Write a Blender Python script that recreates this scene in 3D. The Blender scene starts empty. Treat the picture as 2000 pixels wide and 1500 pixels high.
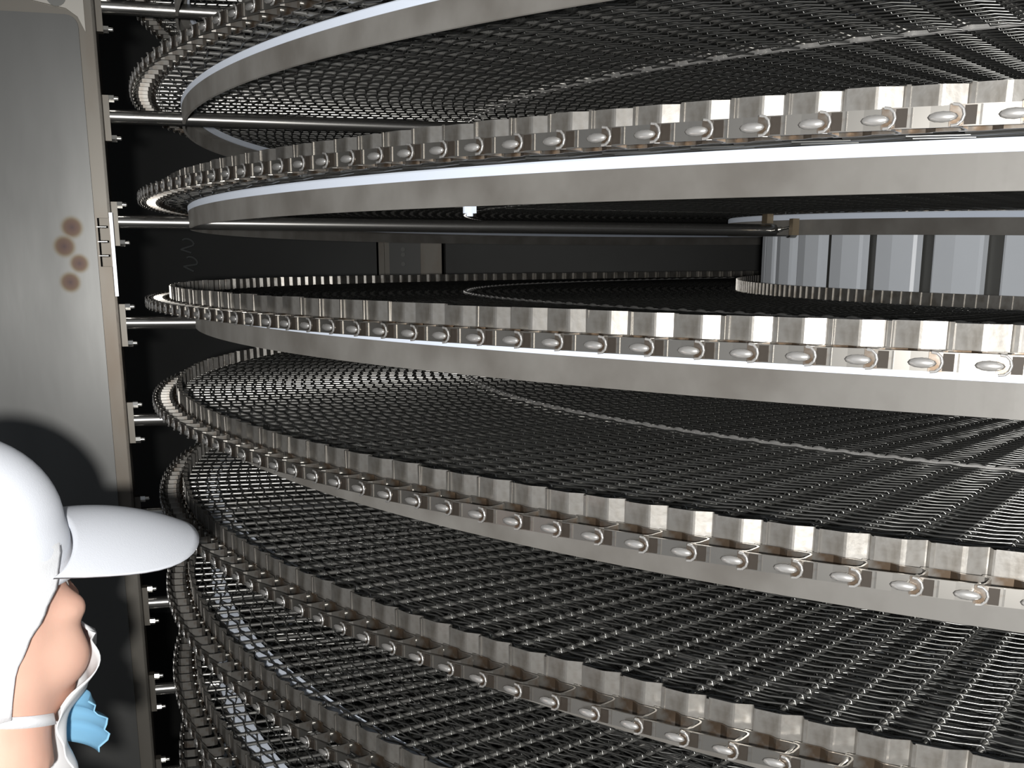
import bpy, bmesh, math, random
import numpy as np
from mathutils import Vector, Matrix

random.seed(7)
rng = np.random.default_rng(7)
PI = math.pi
R_ = math.radians
SC = bpy.context.scene
COL = SC.collection

# ------------------------------------------------------------------ camera, world, flash, exposure
H = 1.80                                   # lens height above the floor
cam_d = bpy.data.cameras.new('camera')
cam = bpy.data.objects.new('camera', cam_d)
COL.objects.link(cam)
cam.location = (0, 0, H)
cam.rotation_mode = 'XYZ'
cam.matrix_world = (Matrix.Translation((0, 0, H)) @ Matrix.Rotation(PI / 2 - 0.25378, 4, 'X')
                    @ Matrix.Rotation(0.00136, 4, 'Z'))
cam_d.sensor_width = 36.0
cam_d.lens = 2335.0 / 2000.0 * 36.0
cam_d.shift_x = -0.008
cam_d.shift_y = 0.200
cam_d.clip_start = 0.02
SC.camera = cam

world = bpy.data.worlds.new('world')
SC.world = world
world.use_nodes = True
wb = world.node_tree.nodes['Background']
wb.inputs[0].default_value = (0.80, 0.88, 1.0, 1)
wb.inputs[1].default_value = 0.20

# one point lamp put behind the camera, standing in for its flash
fl_d = bpy.data.lights.new('flash_lamp', 'POINT')
fl_d.energy = 150.0
fl_d.shadow_soft_size = 0.022
fl_d.color = (1.0, 0.985, 0.96)
fl = bpy.data.objects.new('flash_lamp', fl_d)
COL.objects.link(fl)
fl.location = (-0.02, -0.25, H - 0.012)

SC.view_settings.view_transform = 'Standard'
SC.view_settings.look = 'None'
SC.view_settings.gamma = 1.0
SC.view_settings.use_curve_mapping = False
SC.view_settings.exposure = 0.0

# ------------------------------------------------------------------ helpers
def tag(o, label=None, cat=None, group=None, kind=None):
    if label: o['label'] = label
    if cat: o['category'] = cat
    if group: o['group'] = group
    if kind: o['kind'] = kind
    return o

def link(name, me, mat=None, parent=None, loc=None, rot=None):
    o = bpy.data.objects.new(name, me)
    COL.objects.link(o)
    if me is not None and mat is not None and len(me.materials) == 0:
        me.materials.append(mat)
    if parent is not None: o.parent = parent
    if loc is not None: o.location = loc
    if rot is not None: o.rotation_euler = rot
    return o

def empty(name, loc=(0, 0, 0), rot=(0, 0, 0), parent=None):
    o = bpy.data.objects.new(name, None)
    COL.objects.link(o)
    o.location = loc
    o.rotation_euler = rot
    o.empty_display_size = 0.05
    if parent is not None: o.parent = parent
    return o

def mesh_np(name, V, F, smooth=False):
    me = bpy.data.meshes.new(name)
    V = np.asarray(V, dtype=np.float32)
    if isinstance(F, np.ndarray):
        n, k = F.shape
        me.vertices.add(len(V))
        me.vertices.foreach_set('co', V.ravel())
        me.loops.add(n * k)
        me.loops.foreach_set('vertex_index', F.astype(np.int32).ravel())
        me.polygons.add(n)
        me.polygons.foreach_set('loop_start', np.arange(0, n * k, k, dtype=np.int32))
        me.polygons.foreach_set('loop_total', np.full(n, k, dtype=np.int32))
        me.update(calc_edges=True)
    else:
        me.from_pydata([tuple(map(float, v)) for v in V], [], F)
        me.update()
    if smooth:
        me.polygons.foreach_set('use_smooth', np.ones(len(me.polygons), dtype=bool))
    return me

class MB:
    """collects simple solids into one mesh"""
    def __init__(self): self.V, self.F, self.S = [], [], []
    def add(self, V, F, smooth=False):
        b = len(self.V)
        self.V += [tuple(v) for v in V]
        self.F += [tuple(b + i for i in f) for f in F]
        self.S += [smooth] * len(F)
        return self
    def box(self, x0, x1, y0, y1, z0, z1):
        V = [(x0,y0,z0),(x1,y0,z0),(x1,y1,z0),(x0,y1,z0),(x0,y0,z1),(x1,y0,z1),(x1,y1,z1),(x0,y1,z1)]
        return self.add(V, [(0,3,2,1),(4,5,6,7),(0,1,5,4),(1,2,6,5),(2,3,7,6),(3,0,4,7)])
    def cyl(self, a, b, r, n=12, r2=None, cap=True, smooth=True):
        a, b = Vector(a), Vector(b)
        r2 = r if r2 is None else r2
        d = (b - a).normalized()
        u = d.orthogonal().normalized(); w = d.cross(u)
        V = []
        for p, rr in ((a, r), (b, r2)):
            for i in range(n):
                t = 2 * PI * i / n
                V.append(p + (u * math.cos(t) + w * math.sin(t)) * rr)
        F = [(i, (i + 1) % n, n + (i + 1) % n, n + i) for i in range(n)]
        self.add(V, F, smooth)
        if cap:
            self.add(V, [tuple(range(n - 1, -1, -1)), tuple(range(n, 2 * n))])
        return self
    def ell(self, c, r, n=10, m=6):
        V = []
        for j in range(m + 1):
            th = PI * j / m
            for i in range(n):
                ph = 2 * PI * i / n
                V.append((c[0] + r[0]*math.sin(th)*math.cos(ph), c[1] + r[1]*math.sin(th)*math.sin(ph), c[2] + r[2]*math.cos(th)))
        F = []
        for j in range(m):
            for i in range(n):
                F.append((j*n+i, (j+1)*n+i, (j+1)*n+(i+1) % n, j*n+(i+1) % n))
        return self.add(V, F, True)
    def prism(self, pts, z0, z1):
        n = len(pts)
        V = [(x, y, z0) for x, y in pts] + [(x, y, z1) for x, y in pts]
        F = [(i, (i+1) % n, n+(i+1) % n, n+i) for i in range(n)] + [tuple(range(n-1, -1, -1)), tuple(range(n, 2*n))]
        return self.add(V, F)
    def mesh(self, name):
        me = mesh_np(name, self.V, self.F)
        me.polygons.foreach_set('use_smooth', np.array(self.S, dtype=bool))
        return me

# ------------------------------------------------------------------ materials
def mat(name, base=(.5, .5, .5), metal=0.0, rough=0.5, noise=None, bump=0.0, bscale=200, stretch=(1, 1, 1),
        rvar=0.0, spec=0.5, sss=0.0, drough=0.0):
    m = bpy.data.materials.new(name)
    m.use_nodes = True
    nt = m.node_tree
    bs = nt.nodes['Principled BSDF']
    bs.inputs['Base Color'].default_value = (*base, 1)
    bs.inputs['Metallic'].default_value = metal
    bs.inputs['Roughness'].default_value = rough
    bs.inputs['Specular IOR Level'].default_value = spec
    bs.inputs['Diffuse Roughness'].default_value = drough
    if sss:
        bs.inputs['Subsurface Weight'].default_value = sss
        bs.inputs['Subsurface Radius'].default_value = (.012, .005, .003)
        bs.inputs['Subsurface Scale'].default_value = 1.0
    tc = nt.nodes.new('ShaderNodeTexCoord')
    mp = nt.nodes.new('ShaderNodeMapping')
    mp.inputs['Scale'].default_value = stretch
    nt.links.new(tc.outputs['Object'], mp.inputs['Vector'])
    if noise:
        col2, sc, lo, hi = noise
        tx = nt.nodes.new('ShaderNodeTexNoise')
        tx.inputs['Scale'].default_value = sc
        tx.inputs['Detail'].default_value = 5
        nt.links.new(mp.outputs[0], tx.inputs['Vector'])
        mr = nt.nodes.new('ShaderNodeMapRange')
        mr.inputs[1].default_value = lo; mr.inputs[2].default_value = hi
        nt.links.new(tx.outputs['Fac'], mr.inputs[0])
        mx = nt.nodes.new('ShaderNodeMix'); mx.data_type = 'RGBA'
        mx.inputs['A'].default_value = (*base, 1); mx.inputs['B'].default_value = (*col2, 1)
        nt.links.new(mr.outputs[0], mx.inputs['Factor'])
        nt.links.new(mx.outputs['Result'], bs.inputs['Base Color'])
        if rvar:
            mr2 = nt.nodes.new('ShaderNodeMapRange')
            mr2.inputs[1].default_value = .3; mr2.inputs[2].default_value = .7
            mr2.inputs[3].default_value = rough - rvar; mr2.inputs[4].default_value = rough + rvar
            nt.links.new(tx.outputs['Fac'], mr2.inputs[0])
            nt.links.new(mr2.outputs[0], bs.inputs['Roughness'])
    if bump:
        t2 = nt.nodes.new('ShaderNodeTexNoise')
        t2.inputs['Scale'].default_value = bscale
        t2.inputs['Detail'].default_value = 3
        nt.links.new(mp.outputs[0], t2.inputs['Vector'])
        bp = nt.nodes.new('ShaderNodeBump')
        bp.inputs['Strength'].default_value = bump
        bp.inputs['Distance'].default_value = .002
        nt.links.new(t2.outputs['Fac'], bp.inputs['Height'])
        nt.links.new(bp.outputs[0], bs.inputs['Normal'])
    return m

M = {}
M['wire'] = mat('belt_wire_steel', (.25, .25, .24), .85, .31)
M['rod'] = mat('rod_steel', (.60, .59, .56), .85, .29)
M['button'] = mat('button_weld_steel', (.74, .72, .69), .7, .27)
M['middle'] = mat('middle_link_steel', (.62, .61, .59), .6, .38)
M['link'] = mat('link_steel', (.33, .315, .29), .85, .34, noise=((.18, .13, .09), 38, .50, .68))
M['gap_shade'] = mat('leg_gap_shade', (.045, .036, .028), .3, .6)  # dark colour stands for the shade in the gap between link legs
M['guard'] = mat('guard_steel', (.38, .365, .34), .7, .36, noise=((.27, .25, .22), 55, .45, .7), bump=.06, bscale=120)
M['band'] = mat('rail_band_steel', (.225, .216, .200), .12, .55, noise=((.150, .140, .126), 9, .38, .66), rvar=.08,
                bump=.05, bscale=60, drough=1.0)
M['uhmw'] = mat('white_plastic', (.74, .80, .90), 0, .42, spec=.4, drough=.8)
M['slat'] = mat('drum_plastic', (.86, .90, .95), 0, .35, noise=((.78, .82, .87), 3, .4, .7), spec=.5, drough=.35)
M['bar'] = mat('polished_bar_steel', (.46, .45, .43), .95, .26)
M['bolt'] = mat('bolt_steel', (.62, .61, .58), .9, .25)
M['bronze'] = mat('bracket_steel', (.40, .32, .22), .6, .4)
M['edge'] = mat('post_edge_steel', (.165, .152, .13), .45, .42, noise=((.12, .088, .06), 6, .45, .7), stretch=(1, 1, .35))
M['wall'] = mat('wall_steel', (.07, .072, .07), .5, .5, noise=((.055, .055, .053), 2, .3, .7))
M['floor'] = mat('floor_steel', (.11, .11, .105), .3, .5, noise=((.08, .08, .075), 3, .3, .7))
M['core'] = mat('drum_core_steel', (.16, .16, .15), .6, .5)
M['chalk'] = mat('chalk', (.19, .20, .20), 0, .9)
M['skin'] = None

# ------------------------------------------------------------------ spiral geometry
CX, CY = 1.7039, 3.2418
BASE = math.atan2(-CY, -CX)                 # azimuth from the drum axis towards the doorway
P = 0.2                                     # rise of the belt per turn
RG = 2.526                                  # radius of the guard plates
RMID = 1.847
RIN = 1.118
Z0 = H + 0.5606
N = 288                                     # belt pitches in one turn
DPH = 2 * PI / N
PITCH = RG * DPH
CUT = R_(40)
ZB = -0.032                                 # belt plane below the guard's top edge

def hz(ph):                                 # local height of the helix
    return -P * ph / (2 * PI)
def cyl_pt(r, ph, z):
    a = BASE + ph
    return Vector((CX + r * math.cos(a), CY + r * math.sin(a), z))
def tier_z(n):
    return Z0 - n * P
PHK = np.array([CUT - (k + .5) * DPH for k in range(N)])

# ------------------------------------------------------------------ setting
def plane_box(name, x0, x1, y0, y1, z0, z1, m):
    o = link(name, MB().box(x0, x1, y0, y1, z0, z1).mesh(name), m)
    return tag(o, kind='structure')
plane_box('floor', -2.7, 5.4, -1.6, 6.6, -.1, 0, M['floor'])
plane_box('wall_back', -2.7, 5.4, 6.4, 6.5, 0, 3.2, M['wall'])
plane_box('wall_left', -2.7, -2.6, .3, 6.4, 0, 3.2, M['wall'])
plane_box('wall_right', 5.3, 5.4, .3, 6.4, 0, 3.2, M['wall'])
plane_box('ceiling', -2.7, 5.4, .3, 6.5, 3.2, 3.3, M['wall'])

# chalk figures on the back wall
def chalk_two(name, cx, cz, w, h, tilt):
    pts = []
    for i in range(15):
        t = i / 14
        if t < .62:
            a = R_(170) - t / .62 * R_(215)
            pts.append((w * .5 * math.cos(a), h * .22 + h * .28 * math.sin(a)))
        elif t < .85:
            s = (t - .62) / .23
            pts.append((w * (.36 - .86 * s), h * (.04 - .54 * s)))
        else:
            s = (t - .85) / .15
            pts.append((w * (-.5 + s), -h * .5))
    c, s = math.cos(tilt), math.sin(tilt)
    pts = [(cx + c * x - s * z, cz + s * x + c * z) for x, z in pts]
    b = MB()
    for (xa, za), (xb, zb) in zip(pts[:-1], pts[1:]):
        b.cyl((xa, 6.398, za), (xb, 6.398, zb), .006, 6)
    o = link(name, b.mesh(name), M['chalk'])
    return o
wb_ = bpy.data.objects['wall_back']
for i, (cz, tl) in enumerate(((H + .165, -.3), (H + .075, -.45))):
    o = chalk_two('chalk_figure', -1.715 + .012 * i, cz, .06, .062, tl)
    o.parent = wb_

# ------------------------------------------------------------------ conveyor belt: piece meshes (x along the belt, y outwards, z up)
def guard_mesh():
    p = PITCH
    prof = [(-.50, -.0006), (-.26, .0000), (-.03, .0004), (.02, .0001), (.06, -.0005), (.35, -.0005 - .29 * p * math.tan(R_(24))),
            (.375, -.0078), (.44, -.0012), (.46, .0008), (.53, .0010)]
    th = .0013
    n = len(prof)
    V, F = [], []
    for rep_ in (0, 1):                       # the outer skin keeps vertices of its own so that its shading stays clean
        for off in (0, -th):
            for z in (-.031, 0.0):
                V += [(x * p, y + off, z) for x, y in prof]
    sm = []
    q = 4 * n
    for i in range(n - 1):
        F.append((q + i + 1, q + i, q + n + i, q + n + i + 1)); sm.append(False)
        F.append((2*n + i, 2*n + i + 1, 3*n + i + 1, 3*n + i)); sm.append(False)
        F.append((n + i + 1, n + i, 3*n + i, 3*n + i + 1)); sm.append(False)
        F.append((i, i + 1, 2*n + i + 1, 2*n + i)); sm.append(False)
    for a in (0, n - 1):
        F.append((a, n + a, 3*n + a, 2*n + a)); sm.append(False)
    V = V[:6 * n]
    me = mesh_np('guard_plate', V, F)
    me.polygons.foreach_set('use_smooth', np.array(sm, dtype=bool))
    return me

def link_mesh():
    p = PITCH
    path = [(-.66, .0450), (-.20, .0432), (.06, .0418), (.40, .0405), (.47, .0385), (.505, .0335),
            (.505, .0165), (.47, .0115), (.40, .0095), (.02, .0095), (-.16, .004), (-.66, .004)]
    path = [(x * p, y) for x, y in path]
    th, z0, z1 = .0022, ZB - .0085, ZB + .0085
    V, F = [], []
    n = len(path)
    for i, (x, y) in enumerate(path):
        a = path[max(i - 1, 0)]; b = path[min(i + 1, n - 1)]
        d = Vector((b[0] - a[0], b[1] - a[1])).normalized()
        nx, ny = -d.y * th / 2, d.x * th / 2
        V += [(x + nx, y + ny, z0), (x - nx, y - ny, z0), (x - nx, y - ny, z1), (x + nx, y + ny, z1)]
    for i in range(n - 1):
        for k in range(4):
            F.append((4*i+k, 4*i+(k+1) % 4, 4*(i+1)+(k+1) % 4, 4*(i+1)+k))
    F.append((3, 2, 1, 0)); F.append((4*n-4, 4*n-3, 4*n-2, 4*n-1))
    nf = len(F)
    # dark box painting the gap's shade on the outer leg, and the rim beside it
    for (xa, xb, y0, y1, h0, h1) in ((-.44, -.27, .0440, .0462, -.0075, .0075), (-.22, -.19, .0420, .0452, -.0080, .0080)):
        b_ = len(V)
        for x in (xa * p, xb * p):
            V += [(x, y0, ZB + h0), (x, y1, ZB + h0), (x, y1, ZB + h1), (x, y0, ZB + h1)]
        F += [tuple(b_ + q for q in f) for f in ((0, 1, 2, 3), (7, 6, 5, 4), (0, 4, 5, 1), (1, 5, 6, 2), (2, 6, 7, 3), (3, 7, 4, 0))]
    me = mesh_np('side_link', V, F)
    me.materials.append(M['link']); me.materials.append(M['gap_shade'])
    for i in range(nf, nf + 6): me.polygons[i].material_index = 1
    return me

def rod_mesh():
    b = MB()
    x = .33 * PITCH
    b.cyl((x, .049, ZB), (x, -(RG - RIN) - .03, ZB), .0034, 6)
    b.ell((x - .003, .0485, ZB - .001), (.0125, .0036, .0045), 10, 6)      # welded button
    for i in range(6):                                                     # formed eye around its end
        a0, a1 = R_(-100 + i * 33), R_(-67 + i * 33)
        b.cyl((x + .006 + .0085 * math.cos(a0), .0495, ZB + .0085 * math.sin(a0)),
              (x + .006 + .0085 * math.cos(a1), .0495, ZB + .0085 * math.sin(a1)), .0016, 4, cap=False)
    b.ell((x, -.004, ZB), (.0060, .0035, .0060), 6, 4)                     # inner weld
    me = b.mesh('rod')
    me.materials.append(M['rod']); me.materials.append(M['button'])
    for pl in me.polygons:
        if pl.center.y > .046: pl.material_index = 1
    return me

GM, LM, RM = guard_mesh(), link_mesh(), rod_mesh()
GM.materials.append(M['guard'])
GJ = [(rng.uniform(-.0012, .0012), rng.uniform(-.06, .06), rng.uniform(-.02, .02), rng.uniform(-.0008, .0008)) for _ in range(N)]

def piece_matrix(k, r=RG, jit=None):
    """local (tier space) matrix of pitch k: x tangent (towards +azimuth), y outwards, z up"""
    ph = PHK[k]
    a = BASE + ph
    er = Vector((math.cos(a), math.sin(a), 0)); et = Vector((-math.sin(a), math.cos(a), -P / (2 * PI * r))).normalized()
    ez = et.cross(er) * -1
    if ez.z < 0: ez = -ez
    m = Matrix((( et.x, er.x, ez.x, r * er.x), (et.y, er.y, ez.y, r * er.y), (et.z, er.z, ez.z, hz(ph)), (0, 0, 0, 1)))
    if jit is not None:
        m = m @ Matrix.Translation((0, jit[0], jit[3])) @ Matrix.Rotation(jit[1], 4, 'Z') @ Matrix.Rotation(jit[2], 4, 'X')
    return m
# note: x tangent, y radial, z up is left-handed in this order, so a mirrored (flipped) frame is kept consistent for every piece

def joined(name, src, ks, r=RG, jit=False):
    V0 = np.empty(len(src.vertices) * 3); src.vertices.foreach_get('co', V0); V0 = V0.reshape(-1, 3)
    polys = [tuple(p.vertices) for p in src.polygons]
    V, F = [], []
    for k in ks:
        m = np.array(piece_matrix(k, r, GJ[k] if jit else None))
        b = len(V) * len(V0)
        V.append(V0 @ m[:3, :3].T + m[:3, 3])
    V = np.concatenate(V)
    nv = len(V0)
    F = [tuple(i * nv + v for v in p) for i in range(len(ks)) for p in polys]
    me = bpy.data.meshes.new(name)
    me.from_pydata(V.tolist(), [], F); me.update()
    sm = np.array([p.use_smooth for p in src.polygons] * len(ks), dtype=bool)
    me.polygons.foreach_set('use_smooth', sm)
    for m_ in src.materials: me.materials.append(m_)
    me.polygons.foreach_set('material_index', np.array([p.material_index for p in src.polygons] * len(ks), dtype=np.int32))
    return me

# woven wire overlay
def tubes(paths, r, sides=4):
    """paths: (n, k, 3) polylines -> open tubes"""
    n, k, _ = paths.shape
    d = np.empty_like(paths)
    d[:, 1:-1] = paths[:, 2:] - paths[:, :-2]
    d[:, 0] = paths[:, 1] - paths[:, 0]; d[:, -1] = paths[:, -1] - paths[:, -2]
    d /= np.linalg.norm(d, axis=2, keepdims=True) + 1e-12
    # reference sideways vector per path: belt radial direction
    side = paths[:, :1, :].copy(); side[:, :, 2] = 0
    side /= np.linalg.norm(side, axis=2, keepdims=True)
    side = np.repeat(side, k, 1)
    u = side - (side * d).sum(2, keepdims=True) * d
    u /= np.linalg.norm(u, axis=2, keepdims=True) + 1e-12
    w = np.cross(d, u)
    V = np.empty((n, k, sides, 3))
    for s in range(sides):
        t = 2 * PI * s / sides + PI / 2
        V[:, :, s] = paths + (u * math.cos(t) + w * math.sin(t)) * r
    idx = np.arange(n * k * sides).reshape(n, k, sides)
    F = []
    for s in range(sides):
        s2 = (s + 1) % sides
        q = np.stack([idx[:, :-1, s], idx[:, :-1, s2], idx[:, 1:, s2], idx[:, 1:, s]], -1)
        F.append(q.reshape(-1, 4))
    return V.reshape(-1, 3), np.concatenate(F)

def overlay(name, near_lo, near_hi, far_ranges):
    parts = []
    ro, ri = RG - .016, RIN + .012
    def build(ks, step, prof, rad):
        nw = int((ro - ri) / step)
        rr = ro - step * (np.arange(nw) + .5)
        rr = rr[np.abs(rr - RMID) > .014]
        ks = np.asarray(ks)
        ph = np.array([CUT - (kk + .5) * DPH + .33 * DPH for kk in ks])
        K, W = len(ks), len(rr)
        sgn = np.where(ks % 2 == 0, 1.0, -1.0)
        pts = []
        for (fx, dz, fr) in prof:
            phi = ph[:, None] - fx * DPH + np.zeros((1, W))
            rad_ = rr[None, :] + sgn[:, None] * fr * step + rng.normal(0, .0006, (K, W)) * (0 < fx < 1)
            a = BASE + phi
            pts.append(np.stack([rad_ * np.cos(a), rad_ * np.sin(a), hz(1) * phi + ZB + dz + np.zeros_like(phi)], -1))
        A = np.stack(pts, 2).reshape(K * W, len(prof), 3)
        parts.append(tubes(A, rad))
    e = .0064
    full = [(-.085, -.001, -.17), (-.060, .0042, -.165), (0.0, e, -.155), (.10, e * .92, -.13), (.5, e * .76, .0), (.90, e * .92, .13),
            (1.0, e, .155), (1.060, .0042, .165), (1.085, -.001, .17), (1.0, -e, .23), (.5, -e * .7, .5), (.0, -e, .77)]
    thin = [(-.04, e * .8, -.25), (.5, e * .7, 0), (1.04, e * .8, .25)]
    thin_b = [(1.0, -e, .25), (.0, -e, .75)]
    kn = [k for k in range(N) if near_lo <= PHK[k] <= near_hi]
    if kn: build(kn, .0225, full, .00150)
    kf = [k for k in range(N) if any(a <= PHK[k] <= b for a, b in far_ranges)]
    if kf:
        build(kf, .0225, thin, .0016)
        build(kf, .0225, thin_b, .0016)
    Vs, Fs, b = [], [], 0
    for V, F in parts:
        Vs.append(V); Fs.append(F + b); b += len(V)
    me = mesh_np(name, np.concatenate(Vs), np.concatenate(Fs), smooth=True)
    me.materials.append(M['wire'])
    return me

OV_NEAR = overlay('belt_tier_overlay', R_(-82), R_(12), [(R_(-320), R_(-82)), (R_(12), R_(41))])
OV_FAR = overlay('belt_tier_overlay_coarse', 9, 10, [(R_(-320), R_(41))])

# row of links along the middle of the belt, inner edge guard and links
def mid_row():
    p = RMID * DPH
    b = MB()
    for s in (-1, 1):
        b.box(-.62 * p, .42 * p, s * .0035 - .0009, s * .0035 + .0009, ZB - .0075, ZB + .0075)
    b.box(.40 * p, .50 * p, -.0045, .0045, ZB - .0075, ZB + .0080)
    b.ell((.10 * p, .0, ZB + .0060), (.34 * p, .0045, .0048), 8, 5)
    return b.mesh('middle_link')
def inner_row():
    p = RIN * DPH
    b = MB()
    b.box(-.5 * p, .30 * p, -.001, .001, -.031, 0)
    b.box(.30 * p, .50 * p, .0005, .0035, -.031, 0)
    b.box(-.6 * p, .5 * p, -.030, -.028, ZB - .008, ZB + .008)
    b.box(.42 * p, .5 * p, -.030, -.004, ZB - .008, ZB + .008)
    return b.mesh('inner_guard')
MID_SRC, INN_SRC = mid_row(), inner_row()
MID_SRC.materials.append(M['middle']); INN_SRC.materials.append(M['guard'])

WIN = [k for k in range(N) if R_(-52) <= PHK[k] <= R_(1.2)]          # pitches that show large: single pieces
REST = [k for k in range(N) if k not in set(WIN)]
ALL = list(range(N))
G_REST, L_REST, R_REST = joined('guard_plate_row', GM, REST, jit=True), joined('side_link_row', LM, REST), joined('rod_row', RM, REST)
G_ALL, L_ALL, R_ALL = joined('guard_plate_row_full', GM, ALL, jit=True), joined('side_link_row_full', LM, ALL), joined('rod_row_full', RM, ALL)
MID_ME = joined('middle_link_row', MID_SRC, ALL, RMID)
INN_ME = joined('inner_guard_row', INN_SRC, ALL, RIN)

belt = empty('conveyor_belt', (CX, CY, 0))
tag(belt, 'stainless steel wire mesh conveyor belt winding in stacked spiral turns around the drum', 'conveyor belt')
TIERS = range(0, 9)
SINGLE = {1, 2, 3, 4, 5, 6, 7}
DETAIL = {1, 3, 4, 5, 6, 7}
for n in TIERS:
    t = link('belt_tier', OV_NEAR if n in DETAIL else OV_FAR, None, belt, (0, 0, tier_z(n)))
    tag(t, kind='stuff')
    def stuff(name, me):
        o = link(name, me, None, t); tag(o, kind='stuff'); return o
    stuff('middle_link_row', MID_ME); stuff('inner_guard_row', INN_ME)
    if n in SINGLE:
        stuff('guard_plate_row', G_REST); stuff('side_link_row', L_REST); stuff('rod_row', R_REST)
        off = (n * 37) % N
        for k in WIN:
            for nm, me, jit in (('guard_plate', GM, GJ[(k + off) % N]), ('side_link', LM, None), ('rod', RM, None)):
                o = link(nm, me, None, t)
                o.matrix_local = piece_matrix(k, RG, jit)
    else:
        stuff('guard_plate_row', G_ALL); stuff('side_link_row', L_ALL); stuff('rod_row', R_ALL)

# ------------------------------------------------------------------ helical rails
def helix_strip(name, r0, r1, z0, z1, lip=None, n=600):
    prof = [(r1, z0), (r1, z1), (r0, z1), (r0, z0)]
    if lip: prof = lip
    k = len(prof)
    V = []
    for i in range(n + 1):
        ph = CUT - 2 * PI * i / n
        a = BASE + ph
        for r, z in prof:
            V.append((r * math.cos(a), r * math.sin(a), hz(ph) + z))
    F = []
    for i in range(n):
        for j in range(k):
            j2 = (j + 1) % k
            F.append((i * k + j, i * k + j2, (i + 1) * k + j2, (i + 1) * k + j))
    F.append(tuple(range(k))); F.append(tuple(n * k + j for j in range(k - 1, -1, -1)))
    return mesh_np(name, V, F)
def rail(name, label, ro, side):
    e = empty(name, (CX, CY, 0))
    tag(e, label, 'rail')
    a, b = (ro - .030, ro)
    strip = helix_strip('wear_strip', a, b, -.0535, -.0415, lip=[(b, -.0535), (b, -.0435), (b - .003, -.0412), (a, -.0412), (a, -.0535)])
    band = helix_strip('steel_band', ro - .006, ro - .0005, -.0865, -.0537)
    foot = helix_strip('band_flange', ro - .024, ro - .0062, -.0585, -.0540)
    strip.materials.append(M['uhmw']); band.materials.append(M['band']); foot.materials.append(M['band'])
    for n in TIERS:
        z = tier_z(n)
        link('wear_strip', strip, None, e, (0, 0, z))
        s = link('steel_band', band, None, e, (0, 0, z))
        link('band_flange', foot, None, s)
    return e
orail = rail('outer_belt_rail', 'outer stainless rail with white plastic wear strip carrying the belt edge', 2.480, 1)
irail = rail('inner_belt_rail', 'inner stainless rail with white wear strip close around the slatted drum', 1.150, 1)
# bright bolt under the second turn of the outer rail
bm_ = MB().cyl((0, 0, .004), (0, 0, -.0045), .0085, 6, smooth=False).cyl((0, 0, -.0045), (0, 0, -.008), .004, 8).mesh('rail_bolt')
pb = cyl_pt(2.470, R_(-17.9), 0)
o = link('rail_bolt', bm_, M['uhmw'], orail, (pb.x - CX, pb.y - CY, tier_z(2) + hz(R_(-17.9)) - .0895))

# ------------------------------------------------------------------ drum with slats
drum = empty('slatted_drum', (CX, CY, 0))
tag(drum, 'tall drum of upright white plastic slats at the centre of the spiral', 'drum')
core = MB().cyl((0, 0, .10), (0, 0, 3.0), 1.018, 96)
link('drum_core', core.mesh('drum_core'), M['core'], drum)
def slat_mesh():
    w = 1.049 * R_(6.2)
    pts = [(1.022, -w/2), (1.040, -w/2), (1.0455, -w/2 + .006), (1.053, -.003), (1.0535, .0), (1.053, .003), (1.0455, w/2 - .006), (1.040, w/2), (1.022, w/2)]
    return MB().prism(pts, .12, 2.98).mesh('slat')
SM = slat_mesh(); SM.materials.append(M['slat'])
for i in range(42):
    ph = R_(-59.9 + 3.25 + 8.5714 * i)
    link('slat', SM, None, drum, (0, 0, 0), (0, 0, BASE + ph))
for z in (.10, 2.96):
    b = MB()
    n = 72
    V, F = [], []
    for i in range(n):
        a = 2 * PI * i / n
        for r in (1.019, 1.054):
            for zz in (z, z + .02):
                V.append((r * math.cos(a), r * math.sin(a), zz))
    for i in range(n):
        j = (i + 1) % n
        F += [(4*i, 4*j, 4*j+2, 4*i+2), (4*i+1, 4*i+3, 4*j+3, 4*j+1), (4*i, 4*i+1, 4*j+1, 4*j), (4*i+2, 4*j+2, 4*j+3, 4*i+3)]
    link('drum_ring', mesh_np('drum_ring', V, F), M['core'], drum)

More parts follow.
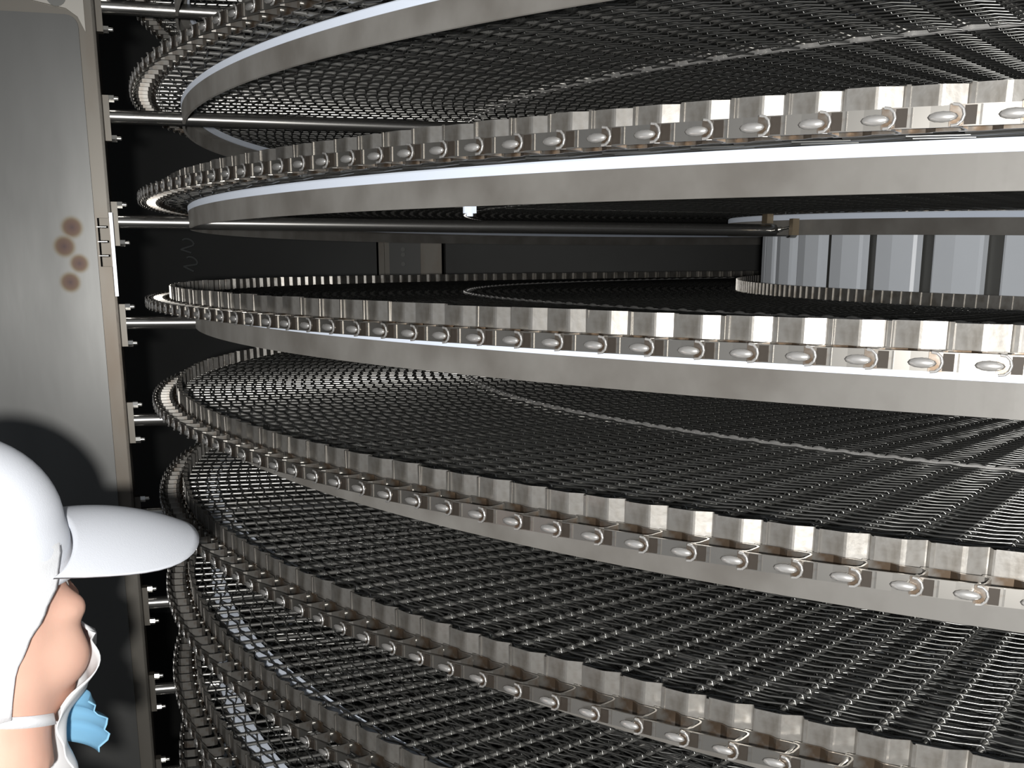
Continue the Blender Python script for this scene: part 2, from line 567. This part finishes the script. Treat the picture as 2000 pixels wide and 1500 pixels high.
# ------------------------------------------------------------------ upright posts and support bars
PHP = R_(-46.5)
def post_material():
    m = mat('post_cover_steel', (.125, .125, .12), .55, .40, noise=((.098, .098, .094), 5, .35, .7), rvar=.05, bump=.03, bscale=40, stretch=(1, 1, .25))
    nt = m.node_tree; bs = nt.nodes['Principled BSDF']
    src = bs.inputs['Base Color'].links[0].from_socket
    tc = nt.nodes.new('ShaderNodeTexCoord')
    sepn = nt.nodes.new('ShaderNodeSeparateXYZ'); nt.links.new(tc.outputs['Object'], sepn.inputs[0])
    # four heat-tint spots of the welds behind the cover
    for (sx, sz, rad) in SPOTS:
        cmb = nt.nodes.new('ShaderNodeCombineXYZ')
        nt.links.new(sepn.outputs['X'], cmb.inputs['X']); nt.links.new(sepn.outputs['Z'], cmb.inputs['Z'])
        ds = nt.nodes.new('ShaderNodeVectorMath'); ds.operation = 'DISTANCE'
        nt.links.new(cmb.outputs[0], ds.inputs[0]); ds.inputs[1].default_value = (sx, 0, sz)
        rp = nt.nodes.new('ShaderNodeValToRGB')
        mr = nt.nodes.new('ShaderNodeMapRange'); mr.inputs[1].default_value = 0; mr.inputs[2].default_value = rad * 1.35
        nt.links.new(ds.outputs['Value'], mr.inputs[0])
        cr = rp.color_ramp
        cr.elements[0].position = 0; cr.elements[0].color = (.022, .010, .009, 1)
        cr.elements[1].position = .22; cr.elements[1].color = (.035, .016, .011, 1)
        e = cr.elements.new(.50); e.color = (.045, .024, .013, 1)
        e = cr.elements.new(.72); e.color = (.07, .052, .028, 1)
        e = cr.elements.new(1.0); e.color = (.115, .112, .10, 1)
        nt.links.new(mr.outputs[0], rp.inputs[0])
        fm = nt.nodes.new('ShaderNodeMapRange'); fm.inputs[1].default_value = rad * .8; fm.inputs[2].default_value = rad * 1.35
        fm.inputs[3].default_value = 1; fm.inputs[4].default_value = 0
        nt.links.new(ds.outputs['Value'], fm.inputs[0])
        mx = nt.nodes.new('ShaderNodeMix'); mx.data_type = 'RGBA'
        nt.links.new(fm.outputs[0], mx.inputs['Factor']); nt.links.new(src, mx.inputs['A']); nt.links.new(rp.outputs[0], mx.inputs['B'])
        src = mx.outputs['Result']
    nt.links.new(src, bs.inputs['Base Color'])
    return m
SPOTS = []
def build_post(name, label, ph, front, top=True, rot_off=0.0):
    """post frame: x points outwards from the drum, y away from the doorway side, z up; origin on the inner side face"""
    a = BASE + ph
    root = empty(name, cyl_pt(2.629, ph, 0), (0, 0, a + rot_off))
    tag(root, label, 'post')
    return root, a
# post frame: outward = +x ; the side facing the doorway is +y for azimuth measured this way
post, pa = build_post('upright_post', 'broad stainless upright post with four brown heat spots behind the worker', PHP, True)
zc_top = H + .480
W_ = .34
# spot coordinates on the cover: x outward, z height
SPOTS = [(.073, H + .096, .019), (.090, H + .060, .019), (.065, H + .028, .0165), (.085, H - .008, .018)]
cover_m = post_material()
def cover_mesh():
    pts = []
    x0, x1 = .030, W_
    r = .022
    pts = [(x0, .05)]
    pts += [(x0, zc_top - r)]
    for i in range(1, 6):
        t = PI - i / 5 * PI / 2
        pts.append((x0 + r + r * math.cos(t), zc_top - r + r * math.sin(t)))
    pts += [(x1, zc_top), (x1, .05)]
    th = .004
    n = len(pts)
    V = [(x, .072, z) for x, z in pts] + [(x, .068, z) for x, z in pts]
    F = [tuple(range(n)), tuple(range(2*n-1, n-1, -1))] + [(i, n + i, n + (i+1) % n, (i+1) % n) for i in range(n)]
    return mesh_np('cover_plate', V, F)
link('cover_plate', cover_mesh(), cover_m, post)
# folded channel behind the cover, its edge showing beside the cover
ch = MB()
ch.box(.0, .005, -.06, .058, .02, 3.0)
ch.box(.0, W_, .052, .058, .02, H + .022)
ch.box(.0, W_, .052, .058, H + .115, 3.0)
ch.box(.026, W_, .052, .058, H + .022, H + .115)
ch.box(.0, W_, -.06, -.054, .02, 3.0)
ch.box(W_ - .005, W_, -.06, .058, .02, 3.0)
link('channel', ch.mesh('channel'), M['edge'], post)
for zz in (.098, .070, .043):
    link('notch_pin', MB().cyl((.028, .056, 0), (.010, .056, 0), .0024, 8).mesh('notch_pin'), M['bolt'], post, (0, 0, H + zz))
link('edge_lip', MB().box(-.0035, .003, .0565, .062, H - .035, H + .125).mesh('edge_lip'), mat('bare_edge_steel', (.60, .62, .68), .3, .35), post)
# bright gusset above the cover with a dark hole
gs = MB()
pts = [(.018, H + .452), (.030, H + .478), (.05, H + .492), (.110, H + .503), (.110, H + .60), (.018, H + .60)]
n = len(pts)
gs.add([(x, .064, z) for x, z in pts] + [(x, .0585, z) for x, z in pts], [tuple(range(n)), tuple(range(2*n-1, n-1, -1))] + [(i, n+i, n+(i+1) % n, (i+1) % n) for i in range(n)])
g = link('gusset', gs.mesh('gusset'), mat('gusset_steel', (.42, .40, .36), .4, .4), post)
link('gusset_hole', MB().cyl((.066, .066, H + .512), (.066, .0645, H + .512), .018, 20).mesh('gusset_hole'), M['core'], g)

# support bars: tube from the post to the drum side, flange plate and bolts
def bar_parts():
    tube = MB().cyl((2.617, 0, 0), (1.105, 0, 0), .0135, 20)
    tube.cyl((1.115, 0, 0), (1.098, 0, 0), .0165, 16)
    fl_ = MB().box(2.617, 2.6285, -.013, .013, -.047, .038)
    return tube.mesh('tube'), fl_.mesh('flange_plate')
TUBE, FLG = bar_parts()
BOLT = MB().cyl((0, 0, 0), (-.010, 0, 0), .0075, 6, smooth=False).cyl((-.010, 0, 0), (-.017, 0, 0), .0042, 8).ell((-.017, 0, 0), (.003, .0042, .0042), 8, 4).mesh('bolt')
TUBE.materials.append(M['bar']); FLG.materials.append(M['edge']); BOLT.materials.append(M['bolt'])
def support_bar(ph, n, label, group=None):
    z = tier_z(n) + hz(ph) - .0865 + .0105
    e = empty('support_bar', (CX, CY, z), (0, 0, BASE + ph))
    tag(e, label, 'support bar', group)
    link('tube', TUBE, None, e); link('flange_plate', FLG, None, e)
    for (by, bz) in ((.004, .033), (.002, -.041)):
        link('bolt', BOLT, None, e, (2.617, by, bz))
    return e
names = {0: 'topmost', 1: 'second', 2: 'third', 3: 'fourth', 4: 'fifth', 5: 'sixth', 6: 'seventh', 7: 'eighth', 8: 'lowest'}
for n in TIERS:
    support_bar(PHP, n, 'round steel support bar, %s down the post with the brown heat spots' % names[n], 'support bars on the post behind the worker')

# bracket and bolts where the third bar meets the inner rail
br = empty('rail_bracket', cyl_pt(1.165, R_(-45.5), tier_z(2) + hz(R_(-45.5)) - .078), (0, 0, BASE + R_(-45.5)))
tag(br, 'small tan bracket with a bolt joining bar end to the inner rail', 'bracket')
link('clamp_block', MB().box(-.010, .006, .085, .101, -.012, .024).mesh('clamp_block'), M['bronze'], br)
link('stud', MB().cyl((0, -.03, .0), (0, .088, .006), .0035, 8).mesh('stud'), M['bolt'], br)
link('nut', MB().cyl((0, .02, .002), (0, .034, .003), .007, 6, smooth=False).mesh('nut'), M['bolt'], br)
link('strap_end', MB().box(-.004, .012, -.035, -.010, .018, .042).mesh('strap_end'), M['bronze'], br)

# second post far behind the drum, seen through the gap
def back_post():
    root = empty('frame_post', (-.555, 6.20, 0))
    tag(root, 'far steel post with bolted face plate against the back wall', 'post')
    b = MB().box(-.165, .17, .0, .012, .02, 3.1).box(-.165, -.155, .0, .16, .02, 3.1).box(.16, .17, 0, .16, .02, 3.1)
    link('channel', b.mesh('channel'), M['edge'], root)
    link('face_plate', MB().box(-.10, .055, -.012, 0, H - .35, H + .5).mesh('face_plate'), mat('face_plate_steel', (.10, .10, .095), .4, .45), root)
    link('edge_strip', MB().box(-.150, -.125, -.02, 0, .02, 3.1).mesh('edge_strip'), M['edge'], root)
    for z in (.16, .135, .09):
        link('bolt', MB().cyl((-.03, -.012, 0), (-.03, -.022, 0), .011, 8).mesh('bolt'), M['core'], root, (0, 0, H + z - .02))
back_post()

# ------------------------------------------------------------------ worker at the left (head local frame: x forward, y left, z up, origin between the ears)
def smin(a, b, k):
    h = np.clip(.5 + .5 * (b - a) / k, 0, 1)
    return b * (1 - h) + a * h - k * h * (1 - h)
def smax(a, b, k): return -smin(-a, -b, k)
def ellip(p, c, r):
    q = (p - np.array(c)) / np.array(r)
    k0 = np.linalg.norm(q, axis=-1)
    k1 = np.linalg.norm(q / np.array(r), axis=-1) + 1e-9
    return k0 * (k0 - 1.0) / k1
def caps(p, a, b, ra, rb):
    a, b = np.array(a), np.array(b)
    t = np.clip(((p - a) @ (b - a)) / ((b - a) @ (b - a)), 0, 1)
    return np.linalg.norm(p - (a + t[..., None] * (b - a)), axis=-1) - (ra + (rb - ra) * t)
def head_sdf(p, face=True):
    d = ellip(p, (-.008, 0, .045), (.100, .077, .094))
    d = smin(d, ellip(p, (.028, 0, -.030), (.070, .063, .092)), .03)
    d = smin(d, ellip(p, (.062, 0, -.104), (.030, .032, .022)), .03)
    d = smin(d, caps(p, (.0, 0, -.06), (-.02, 0, -.22), .052, .060), .03)
    if not face: return d
    for s_ in (-1, 1):
        d = smin(d, ellip(p, (.064, s_ * .044, -.014), (.030, .024, .020)), .014)
        d = smin(d, ellip(p, (.058, s_ * .040, -.062), (.034, .026, .034)), .016)
        d = smin(d, ellip(p, (.084, s_ * .026, .034), (.016, .028, .010)), .012)
        d = smin(d, ellip(p, (.106, s_ * .013, -.036), (.011, .009, .008)), .007)
        d = smax(d, -ellip(p, (.101, s_ * .034, .010), (.016, .020, .012)), .010)
        d = smax(d, -caps(p, (.108, s_ * .026, -.032), (.088, s_ * .062, -.052), .002, .002), .010)
    d = smin(d, caps(p, (.094, 0, .024), (.121, 0, -.028), .008, .0125), .012)
    d = smin(d, ellip(p, (.098, 0, -.060), (.014, .024, .0065)), .006)
    d = smin(d, ellip(p, (.096, 0, -.073), (.014, .021, .0075)), .006)
    return d
def march(D, face=True, o=(.005, 0, -.01), far=.30):
    """outermost surface along each direction from inside the head"""
    o = np.array(o)
    t = np.full(len(D), .02)
    for _ in range(70):
        t = t + np.clip(-head_sdf(o + D * t[:, None], face), -.004, .02) * .8
    return o + D * t[:, None]

HC = np.array([-.560, 1.188, H - .332])
YAW, TILT, LEAN = R_(60), R_(-3), R_(-3)
worker = empty('person', (-.62, 1.16, 0))
tag(worker, 'person in white hood and peaked cap with lowered face mask, looking at the belt', 'person')
HEADM = Matrix.Translation(Vector(HC)) @ Matrix.Rotation(YAW, 4, 'Z') @ Matrix.Rotation(TILT, 4, 'Y') @ Matrix.Rotation(LEAN, 4, 'X')
def place(o):
    o.parent = worker
    o.matrix_parent_inverse = Matrix.Identity(4)
    o.matrix_local = Matrix.Translation(-Vector(worker.location)) @ HEADM
    return o

# --- skin material with lips and brow colour of their own
def skin_mat():
    m = mat('skin', (.80, .50, .385), 0, .45, noise=((.74, .43, .33), 14, .35, .7), sss=.12, bump=.05, bscale=260)
    nt = m.node_tree; bs = nt.nodes['Principled BSDF']
    src = bs.inputs['Base Color'].links[0].from_socket
    tc = nt.nodes.new('ShaderNodeTexCoord')
    for c, r, col in (((.104, 0, -.066), .030, (.50, .17, .15)), ((.060, -.0645, -.012), .0032, (.20, .08, .06))):
        ds = nt.nodes.new('ShaderNodeVectorMath'); ds.operation = 'DISTANCE'
        nt.links.new(tc.outputs['Object'], ds.inputs[0]); ds.inputs[1].default_value = c
        mr = nt.nodes.new('ShaderNodeMapRange'); mr.inputs[1].default_value = r * .6; mr.inputs[2].default_value = r
        mr.inputs[3].default_value = 1; mr.inputs[4].default_value = 0
        nt.links.new(ds.outputs['Value'], mr.inputs[0])
        mx = nt.nodes.new('ShaderNodeMix'); mx.data_type = 'RGBA'
        nt.links.new(mr.outputs[0], mx.inputs['Factor']); nt.links.new(src, mx.inputs['A']); mx.inputs['B'].default_value = (*col, 1)
        src = mx.outputs['Result']
    nt.links.new(src, bs.inputs['Base Color'])
    return m
M['skin'] = skin_mat()
M['cloth'] = mat('white_cotton', (.86, .87, .89), 0, .85, bump=.15, bscale=500, spec=.2)
M['cap'] = mat('white_cap_cloth', (.84, .87, .93), 0, .8, bump=.12, bscale=600, spec=.2)
M['mask_white'] = mat('mask_inner', (.86, .87, .88), 0, .9, spec=.1)
M['mask_blue'] = mat('mask_outer', (.26, .52, .72), 0, .8, spec=.15)
M['hair'] = mat('dark_hair', (.03, .022, .018), 0, .5)
M['eye'] = mat('eyeball', (.7, .68, .64), 0, .15)

# --- body: skeleton grown with a skin modifier, joined with the head and fused into one surface
def grow(name, joints, edges, root, sub=1):
    me = bpy.data.meshes.new(name)
    me.from_pydata([j[0] for j in joints], edges, [])
    o = bpy.data.objects.new(name, me); COL.objects.link(o)
    md = o.modifiers.new('skin', 'SKIN'); md.use_smooth_shade = True
    for i, j in enumerate(joints):
        sv = me.skin_vertices[0].data[i]
        r = j[1]
        sv.radius = r if isinstance(r, tuple) else (r, r)
        sv.use_root = (i == root)
    ss = o.modifiers.new('sub', 'SUBSURF'); ss.levels = sub; ss.render_levels = sub
    dg = bpy.context.evaluated_depsgraph_get()
    ev = o.evaluated_get(dg)
    m2 = bpy.data.meshes.new_from_object(ev)
    bpy.data.objects.remove(o); bpy.data.meshes.remove(me)
    return m2
def body_skeleton(fat):
    """joints in the head frame's yaw, origin between the ears, standing a little bent towards the machine"""
    J, E = [], []
    def add(p, r, par=None):
        J.append(((p[0], p[1], p[2]), r)); i = len(J) - 1
        if par is not None: E.append((par, i))
        return i
    pel = add((-.16, 0, -.74), (.13 * fat, .11 * fat))
    w = add((-.15, 0, -.58), (.125 * fat, .10 * fat), pel)
    ch = add((-.11, 0, -.38), (.145 * fat, .11 * fat), w)
    nb = add((-.05, 0, -.22), (.075 * fat, .07 * fat), ch)
    if fat == 1.0: add((-.018, 0, -.12), .056, nb)
    for s_ in (-1, 1):
        sh = add((-.10, s_ * .17, -.27), .062 * fat, ch)
        el = add((-.09, s_ * .215, -.55), .046 * fat, sh)
        wr = add((.06, s_ * .20, -.78), .033 * fat, el)
        if fat == 1.0:
            pm = add((.105, s_ * .195, -.83), .030, wr)
            for k, (dx, dy, ln) in enumerate(((.012, -.028, .052), (.020, -.011, .072), (.022, .006, .078), (.018, .022, .070), (.008, .036, .055))):
                a = add((.105 + dx, s_ * (.195 + dy), -.845), .010, pm)
                b = add((.105 + dx + ln * .5, s_ * (.195 + dy * 1.25), -.845 - ln * .45), .009, a)
                add((.105 + dx + ln * .6, s_ * (.195 + dy * 1.3), -.845 - ln * .95), .008, b)
        hp = add((-.16, s_ * .095, -.80), .090 * fat, pel)
        kn = add((-.12, s_ * .105, -1.12), .060 * fat, hp)
        an = add((-.17, s_ * .105, FLOOR + .085), .042 * fat, kn)
        add((-.06, s_ * .115, FLOOR + .045), .040 * fat, an)
    return J, E
FLOOR = -float(HC[2])
J, E = body_skeleton(1.0)
bm_body = grow('body_core', J, E, 0)
nu, nv = 96, 72
D = []
for j in range(nv + 1):
    th = PI * j / nv
    for i in range(nu):
        ph = 2 * PI * i / nu
        D.append((math.sin(th) * math.cos(ph), math.sin(th) * math.sin(ph), math.cos(th)))
D = np.array(D)
o_ = np.array((.005, 0, -.01))
t = np.full(len(D), .02)
for _ in range(90):
    step = -head_sdf(o_ + D * t[:, None])
    t = np.minimum(t + np.clip(step, -.004, .02) * .8, .175)
HV = o_ + D * t[:, None]
HF = [(j*nu+i, (j+1)*nu+i, (j+1)*nu+(i+1) % nu, j*nu+(i+1) % nu) for j in range(nv) for i in range(nu)]
b0 = MB()
b0.add(HV.tolist(), HF)
b0.add([tuple(v.co) for v in bm_body.vertices], [tuple(p.vertices) for p in bm_body.polygons])
for s_ in (-1, 1):                                               # ears
    b0.ell((-.012, s_ * .074, -.002), (.018, .009, .030), 12, 8)
body = link('body', b0.mesh('body'), M['skin'])
rm = body.modifiers.new('fuse', 'REMESH'); rm.mode = 'VOXEL'; rm.voxel_size = .0042; rm.use_smooth_shade = True
sm_ = body.modifiers.new('soft', 'SMOOTH'); sm_.factor = .5; sm_.iterations = 2
place(body)
for s_ in (-1, 1):
    place(link('eyeball', MB().ell((.0770, s_ * .032, .008), (.0115, .0115, .0115), 14, 10).mesh('eyeball'), M['eye']))
    e_ = MB()
    for i in range(7):
        f0 = i / 7
        x0, y0 = .098 - .030 * f0 ** 2, s_ * (.014 + .042 * f0)
        x1, y1 = .098 - .030 * ((i + 1) / 7) ** 2, s_ * (.014 + .042 * (i + 1) / 7)
        e_.cyl((x0, y0, .036 + .006 * math.sin(PI * f0)), (x1, y1, .036 + .006 * math.sin(PI * (i + 1) / 7)), .0045, 6)
    place(link('eyebrow', e_.mesh('eyebrow'), M['hair']))

# --- white coverall over the body
J, E = body_skeleton(1.34)
cm = grow('coverall', J, E, 0, 2)
co = link('coverall', cm, M['cloth'])
place(co)

# --- surface grids over the head
def shell(name, els, a_of, off, m, thick=.002, n=64, skip=None, wob=.0):
    """els: elevations (deg); a_of(el): opening half angle (deg) left free at the front"""
    V, F = [], []
    for el in els:
        a0 = a_of(el)
        al = np.radians(np.linspace(a0, 360 - a0, n))
        e = R_(el)
        D = np.stack([np.cos(al) * math.cos(e), np.sin(al) * math.cos(e), np.full(n, math.sin(e))], -1)
        P_ = march(D, False, (.005, 0, .02))
        of = off(el) if callable(off) else off
        P_ = P_ + D * (of + wob * np.sin(al * 9 + el * .21)[:, None] * np.ones((1, 1)))
        V.append(P_)
    k = len(els)
    V = np.concatenate(V)
    F = [(j*n+i, j*n+i+1, (j+1)*n+i+1, (j+1)*n+i) for j in range(k-1) for i in range(n-1)]
    me = mesh_np(name, V, F, smooth=True)
    o = link(name, me, m)
    sd = o.modifiers.new('thick', 'SOLIDIFY'); sd.thickness = thick; sd.offset = 1
    return place(o)
shell('hood', list(np.linspace(-62, 60, 26)), lambda el: float(np.interp(el, [-62, -45, -20, 5, 30, 60], [118, 108, 90, 70, 55, 40])), .015, M['cloth'], .003, wob=.0012)
# cap crown: puffed shell over the top of the head
els = list(np.linspace(8, 89.5, 20))
shell('cap_crown', els, lambda el: 0.01, lambda el: .010 + .010 * math.sin(R_(min(max((el - 8) * 2.0, 0), 180))) + .030 * max(0, (el - 35) / 55) ** .8, M['cap'], .003, n=80)
# peak
def visor():
    V, F = [], []
    nu, nv = 36, 22
    for j in range(nv + 1):
        f = j / nv
        for i in range(nu + 1):
            g = -1 + 2 * i / nu
            a = g * R_(80)
            root = np.array((.006 + .098 * math.cos(a), .100 * math.sin(a), .058))
            L = .178 * (max(0, 1 - abs(g) ** 2.0)) ** .85
            d = np.array((1.0, .30 * math.sin(a), 0)); d /= np.linalg.norm(d)
            p = root + d * L * f
            y = p[1]
            p[2] = .081 - 4.7 * y * y - .02 * L * f - 1.45 * (L * f) ** 2
            V.append(p)
    F = [(j*(nu+1)+i, (j+1)*(nu+1)+i, (j+1)*(nu+1)+i+1, j*(nu+1)+i+1) for j in range(nv) for i in range(nu)]
    me = mesh_np('cap_peak', np.array(V), F, smooth=True)
    o = link('cap_peak', me, M['cap'])
    sd = o.modifiers.new('thick', 'SOLIDIFY'); sd.thickness = .0032; sd.offset = 0
    return place(o)
visor()
# cap band
els = list(np.linspace(2, 16, 6))
shell('cap_band', els, lambda el: 0.01, .012, M['cap'], .003, n=80)
# mask pulled down under the lips
def sheet(name, a_lim, z_top, z_bot, off, m, nu=40, nv=16, pleat=.0, thick=.0012):
    A, Z, Fv = [], [], []
    for j in range(nv + 1):
        f = j / nv
        for i in range(nu + 1):
            a = R_(-a_lim + 2 * a_lim * i / nu)
            A.append(a); Fv.append(f); Z.append(z_top(a) * (1 - f) + z_bot(a) * f)
    A, Z, Fv = np.array(A), np.array(Z), np.array(Fv)
    D = np.stack([np.cos(A), np.sin(A), np.zeros_like(A)], -1)
    O = np.stack([np.zeros_like(A), np.zeros_like(A), np.maximum(Z, -.20)], -1)
    V = march(D, True, O)
    V = V + D * (np.array([off(a, f) for a, f in zip(A, Fv)]) + pleat * np.sin(Fv * 6 * PI))[:, None]
    V[:, 2] = Z
    F = [(j*(nu+1)+i, (j+1)*(nu+1)+i, (j+1)*(nu+1)+i+1, j*(nu+1)+i+1) for j in range(nv) for i in range(nu)]
    me = mesh_np(name, np.array(V), F, smooth=True)
    o = link(name, me, m)
    sd = o.modifiers.new('thick', 'SOLIDIFY'); sd.thickness = thick; sd.offset = 1
    return place(o)
sheet('mask_lining', 50, lambda a: -.040 - .075 * abs(a) / R_(50), lambda a: -.235 + .02 * abs(a), lambda a, f: .004 + .014 * math.cos(a * 1.6) * (1 - f * .5) + .030 * max(0, f - .35), M['mask_white'], pleat=.0018)
sheet('mask_outer', 30, lambda a: -.124, lambda a: -.184, lambda a, f: .030 + .020 * math.sin(PI * f) + .018 * f, M['mask_blue'], nu=24, nv=10, pleat=.004)
# tie band round the jaw
A = np.radians(-48 - 112 * np.arange(31) / 30)
ZC = -.128 + .034 * np.arange(31) / 30
D = np.stack([np.cos(A), np.sin(A), 0 * A], -1)
PB = march(D, True, np.stack([0 * A, 0 * A, ZC], -1)) + D * .0025
V = []
for i in range(31):
    for dz in (-.0065, .0065):
        V.append((PB[i, 0], PB[i, 1], ZC[i] + dz))
F = [(2*i, 2*i+1, 2*i+3, 2*i+2) for i in range(30)]
tb = link('tie_band', mesh_np('tie_band', np.array(V), F, smooth=True), M['cloth'])
sd = tb.modifiers.new('thick', 'SOLIDIFY'); sd.thickness = .0012; sd.offset = 0
place(tb)
